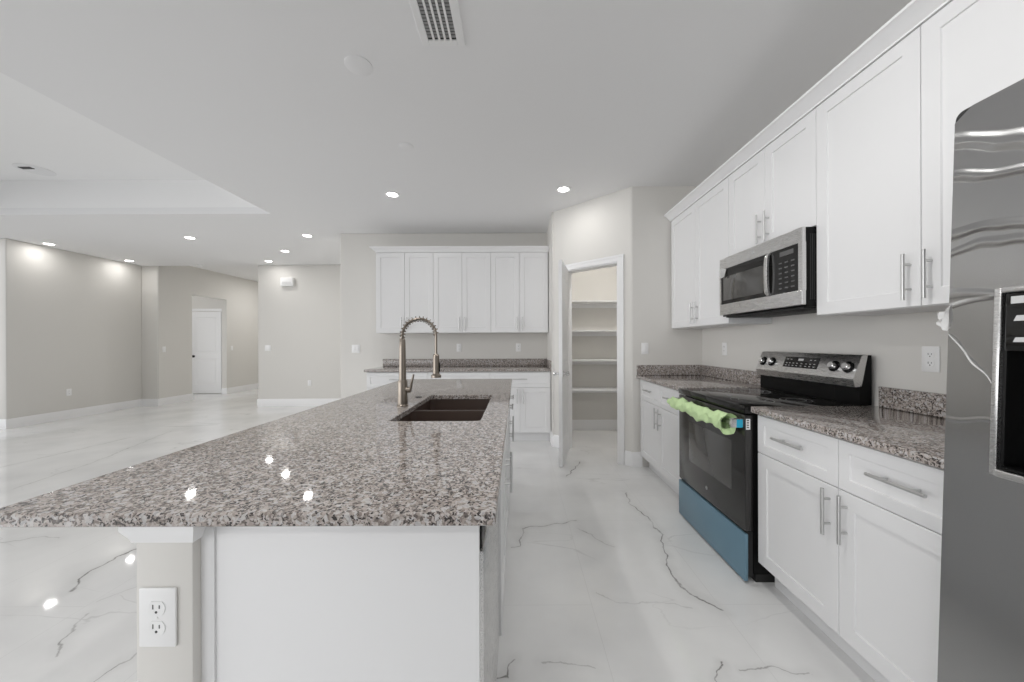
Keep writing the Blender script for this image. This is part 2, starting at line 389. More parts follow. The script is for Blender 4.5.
struct(MB().box(-9.1, HX - 0.12, 8.90, 9.02, 0, CZ).build('wall_vestibule', 'wall', smooth=False))
struct(MB().box(-9.2, -9.08, 7.25, 9.0, 0, CZ).build('wall_vestibule_side', 'wall', smooth=False))
struct(MB().box(HX - 0.1, -4.9, 11.1, 11.2, 0, 2.95).build('wall_foyer', 'wall', smooth=False))
struct(MB().box(-5.137, -5.02, EY + 0.1, 11.1, 0, 2.95).build('wall_foyer_side', 'wall', smooth=False))

# pantry corner: face wall, diagonal wall with a door opening, side wall
ux, uy = PX1 - PX0, PY1 - PY0; DL = math.hypot(ux, uy); ux /= DL; uy /= DL
nx, ny = uy, -ux                                             # points away from ... flipped below
if nx * (-1) + ny * (-1) < 0: nx, ny = -nx, -ny              # outward, towards the kitchen (-x, -y)
def dq(t, o): return (PX0 + ux * t + nx * o, PY0 + uy * t + ny * o)
def slab(mb, t0, t1, o0, o1, z0, z1):
    mb.prism([dq(t0, o0), dq(t1, o0), dq(t1, o1), dq(t0, o1)], 'z', z0, z1); return mb
OT0, OT1, OZ = 0.145, 0.83, 2.075                            # opening along the diagonal
d = MB()
slab(d, 0.012, OT0, 0, -0.11, 0, CZ); slab(d, OT1, DL, 0, -0.11, 0, CZ); slab(d, OT0, OT1, 0, -0.11, OZ, CZ)
d.prism([(1.158, 3.58), dq(0.012, 0), dq(0.012, -0.1), (1.2, 3.66)], 'z', 0, CZ)
struct(d.build('wall_pantry', 'wall', smooth=False))
struct(MB().box(1.158, RX, PY0, PY0 + 0.11, 0, CZ).build('wall_pantry_face', 'wall', smooth=False))
struct(MB().box(PX1, PX1 + 0.11, PY1 - 0.02, KB, 0, CZ).build('wall_pantry_side', 'wall', smooth=False))

# island half wall
IWX0, IWX1, IWY = -0.769, -0.654, 0.72
struct(MB().box(IWX0, IWX1, IWY, 3.20, 0, 0.862, 0.004).build('wall_island', 'wall'))
t = MB()
prof = [(0, 0), (0.006, 0), (0.022, 0.024), (0.022, 0.036), (0, 0.036)]
pr = [(0.0, 0.0), (0.004, 0.0), (0.007, 0.010), (0.016, 0.028), (0.016, 0.041), (-0.02, 0.041), (-0.02, 0.0)]
z0 = 0.846
t.sweep(pr, [((IWX0, 3.2, z0), (-1, 0)), ((IWX0, IWY, z0), (-1, -1)), ((IWX1, IWY, z0), (1, -1)), ((IWX1, 0.742, z0), (1, 0))])
struct(t.build('trim_1', 'trim'))

# ------------------------------------------------------------------ baseboards
BH = 0.145
bp = [(0, 0), (0.014, 0), (0.014, BH - 0.02), (0.008, BH - 0.006), (0.006, BH), (0, BH)]
def base(name, path):
    struct(MB().sweep(bp, path).build(name, 'trim'))
base('baseboard_left', [((LX - 0.1, 5.25, 0), (0, -1)), ((LX, 5.25, 0), (1, -1)), ((LX, 7.15, 0), (1, -1)), ((HX, 7.15, 0), (1, -1)), ((HX, 7.90, 0), (1, 1)), ((HX - 0.12, 7.90, 0), (0, 1))])
base('baseboard_hall', [((HX - 0.12, 8.84, 0), (0, -1)), ((HX, 8.84, 0), (1, -1)), ((HX, 11.1, 0), (1, 0))])
base('baseboard_entry', [((-5.137, EY + 0.9, 0), (-1, 0)), ((-5.137, EY, 0), (-1, -1)), ((-2.505, EY, 0), (-1, -1)), ((-2.505, KB, 0), (-1, -1)), ((-1.90, KB, 0), (0, -1))])
base('baseboard_pantry', [((RX, KB, 0), (0, -1)), ((0.535, KB, 0), (0, -1))])
r = 0.05
corner = [((1.245, PY0, 0), (0, -1)), ((1.165, PY0, 0), (0, -1))]
for k in range(1, 5):
    a = -PI / 2 - k / 5 * PI / 4
    corner.append(((1.15 + 0.012 * math.cos(a) * .5, PY0 + 0.006 + 0.012 * math.sin(a) * .5, 0), (math.cos(a) * 1.02, math.sin(a) * 1.02)))
q = dq(0.02, 0); corner.append(((q[0], q[1], 0), (nx, ny))); q = dq(OT0 - 0.066, 0); corner.append(((q[0], q[1], 0), (nx, ny)))
base('baseboard_corner', corner)
q1 = dq(OT1 + 0.066, 0); q2 = dq(DL, 0)
base('baseboard_jamb', [((q1[0], q1[1], 0), (nx, ny)), ((q2[0], q2[1], 0), (-0.98, -0.45)), ((PX1, 4.50, 0), (-1, 0))])

# ------------------------------------------------------------------ pantry door: casing, open leaf, shelves
cs = MB(); CW, CT = 0.062, 0.018
for o0, o1 in ((0.0005, CT), (-0.1105, -0.11 - CT)):
    slab(cs, OT0 - CW, OT0 + 0.004, o0, o1, 0, OZ + CW); slab(cs, OT1 - 0.004, OT1 + CW, o0, o1, 0, OZ + CW)
    slab(cs, OT0, OT1, o0, o1, OZ - 0.004, OZ + CW)
slab(cs, OT0 - CW - 0.004, OT1 + CW + 0.004, 0, CT + 0.006, OZ + CW - 0.018, OZ + CW)
slab(cs, OT0, OT0 + 0.018, 0.004, -0.114, 0, OZ); slab(cs, OT1 - 0.018, OT1, 0.004, -0.114, 0, OZ); slab(cs, OT0, OT1, 0.004, -0.114, OZ - 0.018, OZ)
struct(cs.build('trim_2', 'trim', smooth=False))

def panel_door(mb, w, h, th, z0):       # leaf from x=0..w, y=-th/2..th/2, a tall and a short recessed panel on both faces
    t = bmesh.new()
    st = 0.105; rails = [(z0 + 0.22, z0 + 0.86), (z0 + 1.0, z0 + h - 0.13)]
    xs = [0, st, w - st, w]; zs = [z0, rails[0][0], rails[0][1], rails[1][0], rails[1][1], z0 + h]
    for sgn in (-1, 1):
        y = sgn * th / 2
        V = [[t.verts.new((x, y, z)) for z in zs] for x in xs]
        for i in range(3):
            for j in range(5):
                if i == 1 and j in (1, 3): continue
                f = [V[i][j], V[i + 1][j], V[i + 1][j + 1], V[i][j + 1]]; t.faces.new(f if sgn < 0 else f[::-1])
        for j in (1, 3):
            rings = []
            for ins, dep in ((0, 0), (0.012, 0.007), (0.035, 0.007), (0.05, 0.002)):
                if ins == 0: rings.append([V[1][j], V[2][j], V[2][j + 1], V[1][j + 1]]); continue
                yy = y - sgn * dep
                rings.append([t.verts.new((xs[1] + ins, yy, zs[j] + ins)), t.verts.new((xs[2] - ins, yy, zs[j] + ins)), t.verts.new((xs[2] - ins, yy, zs[j + 1] - ins)), t.verts.new((xs[1] + ins, yy, zs[j + 1] - ins))])
            for a, bb in zip(rings, rings[1:]):
                for k in range(4): t.faces.new([a[k], a[(k + 1) % 4], bb[(k + 1) % 4], bb[k]])
            t.faces.new(rings[-1])
    for (xa, za), (xb, zb) in (((0, z0), (w, z0)), ((w, z0), (w, z0 + h)), ((w, z0 + h), (0, z0 + h)), ((0, z0 + h), (0, z0))):
        t.faces.new([t.verts.new((xa, -th / 2, za)), t.verts.new((xb, -th / 2, zb)), t.verts.new((xb, th / 2, zb)), t.verts.new((xa, th / 2, za))])
    bmesh.ops.remove_doubles(t, verts=t.verts[:], dist=1e-5); bmesh.ops.recalc_face_normals(t, faces=t.faces[:]); mb._merge(t); return mb
KNOB = [(0.001, -0.002), (0.030, 0.0), (0.030, 0.006), (0.012, 0.010), (0.011, 0.030), (0.022, 0.036), (0.028, 0.048), (0.024, 0.060), (0.001, 0.064)]
def knob(parent, x, z, th, mat):
    kb = MB()
    kb.lathe([(r_, h_ + th / 2) for r_, h_ in KNOB], (x, 0, z), 'y', 20)
    kb.lathe([(r_, -h_ - th / 2) for r_, h_ in KNOB], (x, 0, z), 'y', 20)
    return kb.build('door_knob', mat, parent)
hq = (0.577, 4.112)
ang = math.atan2(3.575 - hq[1], 0.438 - hq[0])
dr = bpy.data.objects.new('door_1', None); COL.objects.link(dr); dr.location = (hq[0], hq[1], 0); dr.rotation_euler = (0, 0, ang); dr['_local'] = 1; struct(dr)
dr['label'] = 'white pantry door standing open into the kitchen'
panel_door(MB(), 0.588, 2.05, 0.035, 0.012).build('door_leaf', 'trim', dr, smooth=False)
knob(dr, 0.530, 0.93, 0.035, 'chrome')
hg = MB()
for z in (0.22, 1.03, 1.84): hg.tube([(0.0, -0.016, z - 0.045), (0.0, -0.016, z + 0.045)], 0.007)
hg.build('hinge', 'nickel', dr)
st = MB(); st.box(0.0, 0.012, -0.045, -0.022, 0.90, 0.96)
for i, (zz, nm) in enumerate(((0.605, 'lowest'), (1.005, 'second lowest'), (1.405, 'second highest'), (1.805, 'highest'))):
    s_ = thing('pantry_shelf', (1.19, 4.90, zz), nm + ' white shelf across the back of the open pantry', 'shelf', 'pantry shelves')
    MB().box(0.536, RX - 0.001, 4.80, KB - 0.002, zz - 0.018, zz, 0.001).build('board', 'trim', s_)
    MB().box(0.536, RX - 0.001, KB - 0.02, KB - 0.001, zz - 0.075, zz - 0.0185).build('cleat', 'trim', s_, smooth=False)

# hall door with casing
d2 = bpy.data.objects.new('door_2', None); COL.objects.link(d2); d2.location = (-8.07, 8.882, 0); d2['_local'] = 1; struct(d2)
d2['label'] = 'closed white two-panel door in the far hall'
panel_door(MB(), 0.74, 2.02, 0.034, 0.012).build('door_leaf', 'trim', d2, smooth=False)
kb = MB(); kb.lathe([(r_, -h_ - 0.017) for r_, h_ in KNOB], (0.065, 0, 0.93), 'y', 20); kb.build('door_knob', 'blackmat', d2)
cs = MB()
cs.box(-8.14, -8.075, 8.875, 8.899, 0, 2.11); cs.box(-7.325, -7.26, 8.875, 8.899, 0, 2.11); cs.box(-8.14, -7.26, 8.872, 8.899, 2.045, 2.11)
struct(cs.build('trim_3', 'trim', smooth=False))

# ------------------------------------------------------------------ cabinets (local frame: front faces -y, x along the run)
def pull(parent, x, y, z, vertical, length=0.18, mat='nickel'):
    k = MB(); g = 0.030; e = length / 2; s_ = 0.048
    if vertical:
        k.tube([(x, y - g, z - e), (x, y - g, z + e)], 0.006, 12)
        for q_ in (-s_, s_): k.tube([(x, y + 0.001, z + q_), (x, y - g, z + q_)], 0.0045, 10)
    else:
        k.tube([(x - e, y - g, z), (x + e, y - g, z)], 0.006, 12)
        for q_ in (-s_, s_): k.tube([(x + q_, y + 0.001, z), (x + q_, y - g, z)], 0.0045, 10)
    return k.build('handle', mat, parent)

G = 0.0016      # half a reveal between fronts
def base_cabinet(loc, rz, wd, depth, label, group, drawers=2, name='base_cabinet', false_front=False, toe=True, handles=True, hollow=False):
    """x from 0 to wd, door faces at y = 0, body behind"""
    r_ = thing(name, loc, label, 'cabinet', group, rz, True)
    bd = MB()
    if hollow:
        bd.box(0.0005, 0.018, 0.0195, depth, 0.114, 0.8835); bd.box(wd - 0.018, wd - 0.0005, 0.0195, depth, 0.114, 0.8835)
        bd.box(0.018, wd - 0.018, depth - 0.012, depth, 0.114, 0.8835); bd.box(0.018, wd - 0.018, 0.0195, depth - 0.012, 0.114, 0.132)
        bd.box(0.018, wd - 0.018, 0.0195, 0.038, 0.66, 0.70); bd.box(0.018, wd - 0.018, 0.0195, 0.038, 0.86, 0.8835)
        bd.box(wd / 2 - 0.02, wd / 2 + 0.02, 0.0195, 0.038, 0.132, 0.66)
        bd.build('body', 'white', r_, smooth=False)
    else: bd.box(0.0005, wd - 0.0005, 0.0195, depth, 0.114, 0.8835, 0.0008, 1).build('body', 'white', r_)
    MB().box(0.001, wd - 0.001, 0.085, depth - 0.01, 0.0, 0.1135).build('toe_kick', 'white', r_, smooth=False)
    n = 2
    for i in range(n):
        x0, x1 = wd * i / n, wd * (i + 1) / n
        o = MB().shaker(x0 + G, x1 - G, 0.124, 0.684 - G, 0.0).build('door', 'white', r_, smooth=False)
        if handles: pull(o, x1 - 0.036 if i == 0 else x0 + 0.036, 0.0, 0.58, True)
    for i in range(drawers):
        x0, x1 = wd * i / drawers, wd * (i + 1) / drawers
        o = MB().shaker(x0 + G, x1 - G, 0.684 + G, 0.872, 0.0, stile=0.045).build('false_front' if false_front else 'drawer', 'white', r_, smooth=False)
        if not false_front: pull(o, (x0 + x1) / 2, 0.0, 0.79, False)
    return r_

def wall_cabinet(loc, rz, wd, depth, zb, zt, label, group, splits=None, hz=None):
    r_ = thing('wall_cabinet', loc, label, 'cabinet', group, rz, True)   # loc z is the underside
    hgt = zt - zb
    MB().box(0.0005, wd - 0.0005, 0.0195, depth, 0, hgt, 0.0008, 1).build('body', 'white', r_)
    sp = splits or [0, wd / 2, wd]
    for i in range(2):
        x0, x1 = sp[i], sp[i + 1]
        o = MB().shaker(x0 + G, x1 - G, 0.003, hgt - 0.004, 0.0).build('door', 'white', r_, smooth=False)
        pull(o, x1 - 0.036 if i == 0 else x0 + 0.036, 0.0, (hz or zb + 0.118) - zb, True)
    return r_

UB, UT = 1.375, 2.445
CFX, UFX = 1.222, 1.535          # front planes of the right base and wall cabinets
RY0, RY1 = 1.836, 2.593          # the range bay
# right run (local x runs towards the camera)
base_cabinet((CFX, 3.553, 0), -PI / 2, 0.945, RX - CFX - 0.002, 'white base cabinet between the pantry corner and the range', 'base cabinets on the right wall')
base_cabinet((CFX, 1.822, 0), -PI / 2, 0.914, RX - CFX - 0.002, 'white base cabinet between the range and the refrigerator', 'base cabinets on the right wall')
wall_cabinet((UFX, 3.555, UB), -PI / 2, 3.555 - RY1 - 0.002, RX - UFX - 0.002, UB, UT, 'tall white wall cabinet left of the microwave, next to the pantry corner', 'wall cabinets on the right wall')
wall_cabinet((UFX, RY1, 1.838), -PI / 2, RY1 - RY0, RX - UFX - 0.002, 1.838, UT, 'short white wall cabinet above the microwave', 'wall cabinets on the right wall', hz=1.95)
wall_cabinet((UFX, RY0 - 0.001, UB), -PI / 2, 0.802, RX - UFX - 0.002, UB, UT, 'tall white wall cabinet between the microwave and the refrigerator', 'wall cabinets on the right wall', splits=[0, 0.475, 0.802], hz=1.494)
# back run
BX0 = -1.872
for i, nm in enumerate(('leftmost', 'middle', 'rightmost')):
    base_cabinet((BX0 + 0.763 * i, KB - 0.632, 0), 0, 0.763, 0.63, nm + ' white base cabinet under the granite on the back wall', 'base cabinets on the back wall', drawers=1)
    wall_cabinet((BX0 + 0.763 * i, KB - 0.327, UB), 0, 0.763, 0.325, UB, UT, nm + ' white two-door wall cabinet on the back wall', 'wall cabinets on the back wall')

crown = [(-0.018, 0), (0.006, 0), (0.006, 0.008), (0.020, 0.020), (0.046, 0.046), (0.062, 0.054), (0.062, 0.066), (-0.018, 0.066)]
tag(MB().sweep(crown, [((UFX, 3.578, UT), (-1, 0)), ((UFX, 1.032, UT), (-1, 0))]).build('crown_moulding', 'trim'), 'white crown moulding along the top of the right wall cabinets', 'moulding')
tag(MB().sweep(crown, [((BX0, KB - 0.002, UT), (-1, 0)), ((BX0, KB - 0.327, UT), (-1, -1)), ((0.424, KB - 0.327, UT), (0, -1))]).build('crown_moulding', 'trim'), 'white crown moulding on top of the back wall cabinets', 'moulding')

# ------------------------------------------------------------------ granite worktops
CT0, CT1 = 0.884, 0.914
def top(loc, label):
    return thing('countertop', loc, label, 'countertop')
r_ = top((1.52, 3.09, CT0), 'granite countertop in the corner left of the range, by the pantry')
MB().box(1.19, RX - 0.001, RY1 + 0.004, PY0 - 0.001, CT0, CT1, 0.003).build('slab', 'granite', r_)
MB().box(RX - 0.021, RX - 0.001, RY1 + 0.004, PY0 - 0.022, CT1, 1.015, 0.002).box(1.195, RX - 0.001, PY0 - 0.021, PY0 - 0.001, CT1, 1.015, 0.002).build('backsplash', 'granite', r_)
r_ = top((1.52, 1.36, CT0), 'granite countertop between the range and the stainless refrigerator')
MB().box(1.19, RX - 0.001, 0.903, 1.826, CT0, CT1, 0.003).build('slab', 'granite', r_)
MB().box(RX - 0.021, RX - 0.001, 0.903, 1.815, CT1, 1.015, 0.002).build('backsplash', 'granite', r_)
r_ = top((-0.73, 4.75, CT0), 'granite countertop on the base cabinets of the back wall')
MB().box(-1.90, PX1 - 0.001, 4.432, KB - 0.001, CT0, CT1, 0.003).build('slab', 'granite', r_)
MB().box(-1.90, PX1 - 0.022, KB - 0.021, KB - 0.001, CT1, 1.015, 0.002).box(PX1 - 0.021, PX1 - 0.001, 4.44, KB - 0.001, CT1, 1.015, 0.002).build('backsplash', 'granite', r_)

# island worktop with the sink cut-out
IX0, IX1, IY0, IY1 = -1.045, -0.043, 0.694, 3.265
SX0, SX1, SY0, SY1 = -0.545, -0.158, 1.511, 2.262
IT0 = CT1 - 0.026
t = bmesh.new()
def rect(x0, x1, y0, y1, z, rr=0.0, n=5):
    if rr == 0: return [(x0, y0, z), (x1, y0, z), (x1, y1, z), (x0, y1, z)]
    out = []
    for cx, cy, a0 in ((x0 + rr, y0 + rr, PI), (x1 - rr, y0 + rr, 1.5 * PI), (x1 - rr, y1 - rr, 0), (x0 + rr, y1 - rr, 0.5 * PI)):
        for k in range(n): a = a0 + k / (n - 1) * PI / 2; out.append((cx + rr * math.cos(a), cy + rr * math.sin(a), z))
    return out
NR = 5
inner = lambda z, e=0: [t.verts.new(p) for p in rect(SX0 - e, SX1 + e, SY0 - e, SY1 + e, z, 0.02 + e, NR)]
outer = lambda z, e=0: [t.verts.new(p) for p in rect(IX0 + e, IX1 - e, IY0 + e, IY1 - e, z, 0.005, NR)]
loops = [inner(IT0), inner(CT1 - 0.003), inner(CT1, 0.003), outer(CT1, 0.003), outer(CT1 - 0.003), outer(IT0 + 0.002), outer(IT0, 0.002), inner(IT0)]
for a, bb in zip(loops, loops[1:]):
    n = len(a)
    for k in range(n): t.faces.new([a[k], a[(k + 1) % n], bb[(k + 1) % n], bb[k]])
bmesh.ops.remove_doubles(t, verts=t.verts[:], dist=1e-6); bmesh.ops.recalc_face_normals(t, faces=t.faces[:])
mb = MB(); mb._merge(t)
r_ = top((-0.54, 1.98, IT0), 'large granite island top with the sink cut into it')
mb.build('slab', 'granite', r_)

# ------------------------------------------------------------------ island cabinets, end panel, dishwasher
IF = -0.062                                  # door plane on the aisle side (faces +x)
PY = 0.742
ep = thing('end_panel', (-0.37, PY, 0), 'plain white panel closing the near end of the island', 'panel')
MB().box(-0.628, -0.080, PY, PY + 0.014, 0.0, IT0 - 0.0005, 0.001).build('board', 'white', ep)
MB().box(-0.6535, -0.626, PY - 0.004, PY + 0.014, 0.0, IT0 - 0.0005, 0.001).build('corner_stile', 'white', ep)

dw = thing('dishwasher', (-0.08, 1.065, 0), 'stainless dishwasher in the island, next to the white end panel', 'dishwasher')
MB().box(-0.64, -0.105, 0.76, 1.360, 0.09, 0.868, 0.003).build('tub', 'blackmat', dw)
MB().box(-0.105, -0.072, 0.762, 1.358, 0.112, 0.800, 0.004).build('door', 'steel', dw)
MB().box(-0.105, -0.076, 0.762, 1.358, 0.803, 0.868, 0.004).build('control_strip', 'black', dw)
MB().box(-0.60, -0.13, 0.77, 1.35, 0.0, 0.088).build('kick_plate', 'blackmat', dw, smooth=False)
base_cabinet((IF, 1.366, 0), PI / 2, 0.948, 0.57, 'white sink base cabinet in the island, past the dishwasher', 'island cabinets', drawers=2, false_front=True, hollow=True)
base_cabinet((IF, 2.316, 0), PI / 2, 0.884, 0.57, 'white base cabinet at the far end of the island', 'island cabinets', drawers=2)

# sink: two bowls in one brown casting
sk = thing('sink', (-0.35, 1.886, 0.68), 'dark brown undermount double-bowl sink in the island', 'sink')
def bowl(y0, y1, x0=SX0 - 0.006, x1=SX1 + 0.006):
    t = bmesh.new(); ztop = IT0 - 0.001; zb = ztop - 0.2; n = 6
    L_ = [[t.verts.new(p) for p in rect(x0 - e0, x1 + e0, y0 - e1, y1 + e1, z, rr, n)] for e0, e1, z, rr in
          ((0.012, 0.006, ztop, 0.035), (0, 0, ztop, 0.03), (-0.004, -0.004, ztop - 0.10, 0.035), (-0.012, -0.012, zb + 0.03, 0.045), (-0.04, -0.04, zb, 0.05), (-0.15, -0.15, zb - 0.006, 0.02))]
    L_.append([t.verts.new(p) for p in rect(x0 - 0.012, x1 + 0.012, y0 - 0.006, y1 + 0.006, zb - 0.012, 0.035, n)])
    L_[-1], base_ = L_[-1], None
    inner_ = L_[:-1]; k_ = len(inner_[0])
    for a, bb in zip(inner_, inner_[1:]):
        for k in range(k_): t.faces.new([a[k], a[(k + 1) % k_], bb[(k + 1) % k_], bb[k]])
    t.faces.new(inner_[-1])
    o_ = L_[-1]
    for k in range(k_): t.faces.new([inner_[0][k], o_[k], o_[(k + 1) % k_], inner_[0][(k + 1) % k_]])
    t.faces.new(o_[::-1])
    bmesh.ops.recalc_face_normals(t, faces=t.faces[:]); m = MB(); m._merge(t); return m
ym = (SY0 + SY1) / 2
for y0, y1 in ((SY0 - 0.004, ym - 0.012), (ym + 0.012, SY1 + 0.004)):
    o = bowl(y0, y1).build('bowl', 'sink', sk)
    cx, cy = (SX0 + SX1) / 2, (y0 + y1) / 2
    MB().lathe([(0.001, 0), (0.043, 0), (0.043, 0.004), (0.034, 0.005), (0.030, 0.001), (0.001, 0.001)], (cx, cy, IT0 - 0.2095), 'z').build('drain', 'nickel', o)
MB().box(SX0 - 0.003, SX1 + 0.003, ym - 0.0055, ym + 0.0055, IT0 - 0.15, IT0 - 0.004, 0.003).build('divider', 'nickel', sk)  # pale nickel stands in for the glint on the brown divider's top edge

# faucet
FX, FY = -0.60, 1.875
fc = thing('faucet', (FX, FY, CT1), 'spring-neck kitchen faucet standing by the island sink', 'faucet')
MB().lathe([(0.001, 0), (0.030, 0), (0.030, 0.006), (0.0265, 0.010), (0.0255, 0.04), (0.0245, 0.055), (0.0245, 0.125), (0.021, 0.135), (0.001, 0.135)], (FX, FY, CT1), 'z').build('base', 'bronze', fc)
MB().lathe([(0.001, 0.134), (0.0185, 0.134), (0.0165, 0.30), (0.0155, 0.345), (0.012, 0.352), (0.001, 0.352)], (FX, FY, CT1), 'z').build('column', 'bronze', fc)
R = 0.088; zc = CT1 + 0.368
arc = [Vector((FX, FY, CT1 + 0.345))] + [Vector((FX + R - R * math.cos(a), FY, zc + R * math.sin(a))) for a in [PI * k / 28 for k in range(29)]]
arc += [Vector((FX + 2 * R, FY, zc - 0.02 * k)) for k in range(1, 8)]
MB().tube(arc, 0.0065, 10).build('hose', 'bronze', fc)
# spring coil around the arc
pth = arc[:30]; lens = [0]
for a, bb in zip(pth, pth[1:]): lens.append(lens[-1] + (bb - a).length)
def at(s_):
    for i in range(len(pth) - 1):
        if s_ <= lens[i + 1] + 1e-9:
            f = (s_ - lens[i]) / (lens[i + 1] - lens[i]); return pth[i].lerp(pth[i + 1], f), (pth[i + 1] - pth[i]).normalized()
    return pth[-1], (pth[-1] - pth[-2]).normalized()
turns = 17; pts = []
for k in range(turns * 12 + 1):
    s_ = lens[-1] * k / (turns * 12); p_, d_ = at(s_); side = Vector((0, 1, 0)); up = d_.cross(side)
    a = 2 * PI * k / 12; pts.append(p_ + 0.0132 * (math.cos(a) * side + math.sin(a) * up))
MB().tube(pts, 0.0027, 6).build('spring', 'bronze', fc)
hx = FX + 2 * R
MB().lathe([(0.001, 0.0), (0.026, 0.0), (0.026, 0.012), (0.0175, 0.020), (0.0165, 0.095), (0.0165, 0.115), (0.010, 0.125), (0.001, 0.125)], (hx, FY, 1.062), 'z').build('spray_head', 'bronze', fc)
MB().box(hx + 0.0155, hx + 0.021, FY - 0.006, FY + 0.006, 1.092, 1.140, 0.002).build('spray_button', 'black', fc)
MB().tube([(FX + 0.018, FY, CT1 + 0.085), (FX + 0.043, FY, CT1 + 0.085)], [0.0165, 0.0155], 16).tube([(FX + 0.040, FY, CT1 + 0.080), (FX + 0.048, FY, CT1 + 0.125), (FX + 0.058, FY, CT1 + 0.165)], [0.0065, 0.006, 0.005], 10).build('lever', 'bronze', fc)
tag(MB().lathe([(0.001, 0), (0.020, 0), (0.019, 0.003), (0.001, 0.004)], (-0.597, 2.17, CT1), 'z').build('hole_plug', 'blackmat'), 'small dark round plug in the island top behind the faucet', 'plug')

# ------------------------------------------------------------------ range
RF = 1.170
rg = thing('range', (1.5, (RY0 + RY1) / 2, 0), 'black and stainless electric range between the right base cabinets', 'range')
ra, rb = RY0 + 0.004, RY1 - 0.004
MB().box(RF + 0.045, 1.822, ra + 0.002, rb - 0.002, 0.045, 0.872, 0.002).build('body', 'black', rg)
MB().box(RF + 0.06, 1.80, ra + 0.01, rb - 0.01, 0.0, 0.045).build('kick_base', 'blackmat', rg, smooth=False)
ck = MB().box(RF - 0.004, 1.775, ra - 0.001, rb + 0.001, 0.873, 0.913, 0.005).build('cooktop', 'glass', rg)
for (bx, by, br_) in ((1.33, 2.03, 0.105), (1.33, 2.41, 0.085), (1.58, 2.03, 0.075), (1.58, 2.41, 0.105)):
    m = MB()
    for q_ in (br_, br_ * 0.62): m.lathe([(q_ - 0.0012, 0), (q_ + 0.0012, 0), (q_ + 0.0012, 0.0002), (q_ - 0.0012, 0.0002), (q_ - 0.0012, 0)], (bx, by, 0.9131), 'z', 48)
    m.build('burner', 'grey', ck)
od = MB().box(RF, RF + 0.043, ra, rb, 0.268, 0.866, 0.004).build('oven_door', 'oven', rg)
wy0, wy1, wz0, wz1 = 1.955, 2.44, 0.437, 0.707
MB().box(RF - 0.0012, RF + 0.01, wy0, wy1, wz0, wz1, 0.0005).build('window', 'ovenwin', od)
e = MB(); e.lathe([(0.001, 0), (0.011, 0), (0.012, 0.001), (0.012, 0.002), (0.001, 0.002)], (RF - 0.002, 2.2145, 0.341), 'x', 24)
e.build('emblem', 'grey', od)
HBX, HZ = 1.115, 0.822
hb = MB().tube([(HBX, ra + 0.02, HZ), (HBX, rb - 0.02, HZ)], 0.013, 14)
hb.box(HBX - 0.008, RF + 0.002, ra + 0.012, ra + 0.040, HZ - 0.024, HZ + 0.024, 0.006)
hb.box(HBX - 0.008, RF + 0.002, rb - 0.040, rb - 0.012, HZ - 0.024, HZ + 0.024, 0.006)
hd = hb.build('handle', 'steel', od)
MB().box(1.135, 1.166, ra + 0.0105, ra + 0.0125, HZ - 0.022, HZ + 0.02).build('sticker', 'sticker', od, smooth=False)
MB().box(1.175, 1.197, ra - 0.0006, ra + 0.001, HZ - 0.03, HZ + 0.025).build('edge_label', 'plate', od, smooth=False)
mk = MB()
for q_ in (-0.018, -0.006, 0.006, 0.018): mk.box(1.179, 1.190, ra - 0.0012, ra + 0.001, HZ + q_ - 0.004, HZ + q_ + 0.002)
dwz = MB().box(RF - 0.004, RF + 0.016, ra, rb, 0.012, 0.254, 0.004).build('storage_drawer', 'film', rg)
MB().box(RF + 0.012, RF + 0.05, ra + 0.01, rb - 0.01, 0.03, 0.262).build('drawer_box', 'blackmat', dwz, smooth=False)
# backguard
MB().prism([(1.760, 0.9135), (1.822, 0.9135), (1.822, 1.172), (1.806, 1.173), (1.772, 1.02), (1.760, 1.012)], 'y', ra, rb).build('backguard', 'black', rg)
MB().prism([(1.736, 1.008), (1.726, 1.048), (1.772, 1.166), (1.778, 1.1725), (1.803, 1.1725), (1.770, 1.010)], 'y', ra, rb).build('control_panel', 'steel', rg)
cpn = bpy.data.objects[rg.children[-1].name]
sl = Vector((1.772 - 1.726, 0, 1.166 - 1.048)).normalized(); nrm = Vector((-sl.z, 0, sl.x))
def onp(y, k, o): p_ = Vector((1.726, y, 1.048)) + sl * k + nrm * o; return p_
def facebox(y0, y1, k0, k1, o):
    t = bmesh.new(); v = []
    for oo in (-0.002, o):
        v.append([t.verts.new(onp(y, k, oo)) for y, k in ((y0, k0), (y1, k0), (y1, k1), (y0, k1))])
    t.faces.new(v[0]); t.faces.new(v[1][::-1])
    for k in range(4): t.faces.new([v[0][k], v[0][(k + 1) % 4], v[1][(k + 1) % 4], v[1][k]])
    bmesh.ops.recalc_face_normals(t, faces=t.faces[:]); m = MB(); m._merge(t); return m
dsp = facebox(2.08, 2.345, 0.036, 0.106, 0.0012).build('display', 'glass', rg, smooth=False)
lg = MB()
for yy in (2.105, 2.135, 2.165, 2.20, 2.235, 2.265, 2.295, 2.32):
    for kk in (0.048, 0.064): lg._merge(facebox(yy - 0.006, yy + 0.006, kk - 0.002, kk + 0.002, 0.0018).bm)
facebox(2.195, 2.235, 0.082, 0.096, 0.0018).build('clock_digits', 'label', dsp, smooth=False)
for yy in (2.11, 2.14, 2.29, 2.32): lg._merge(facebox(yy - 0.006, yy + 0.006, 0.087, 0.091, 0.0018).bm)
lg.build('printed_legend', 'label', dsp, smooth=False)
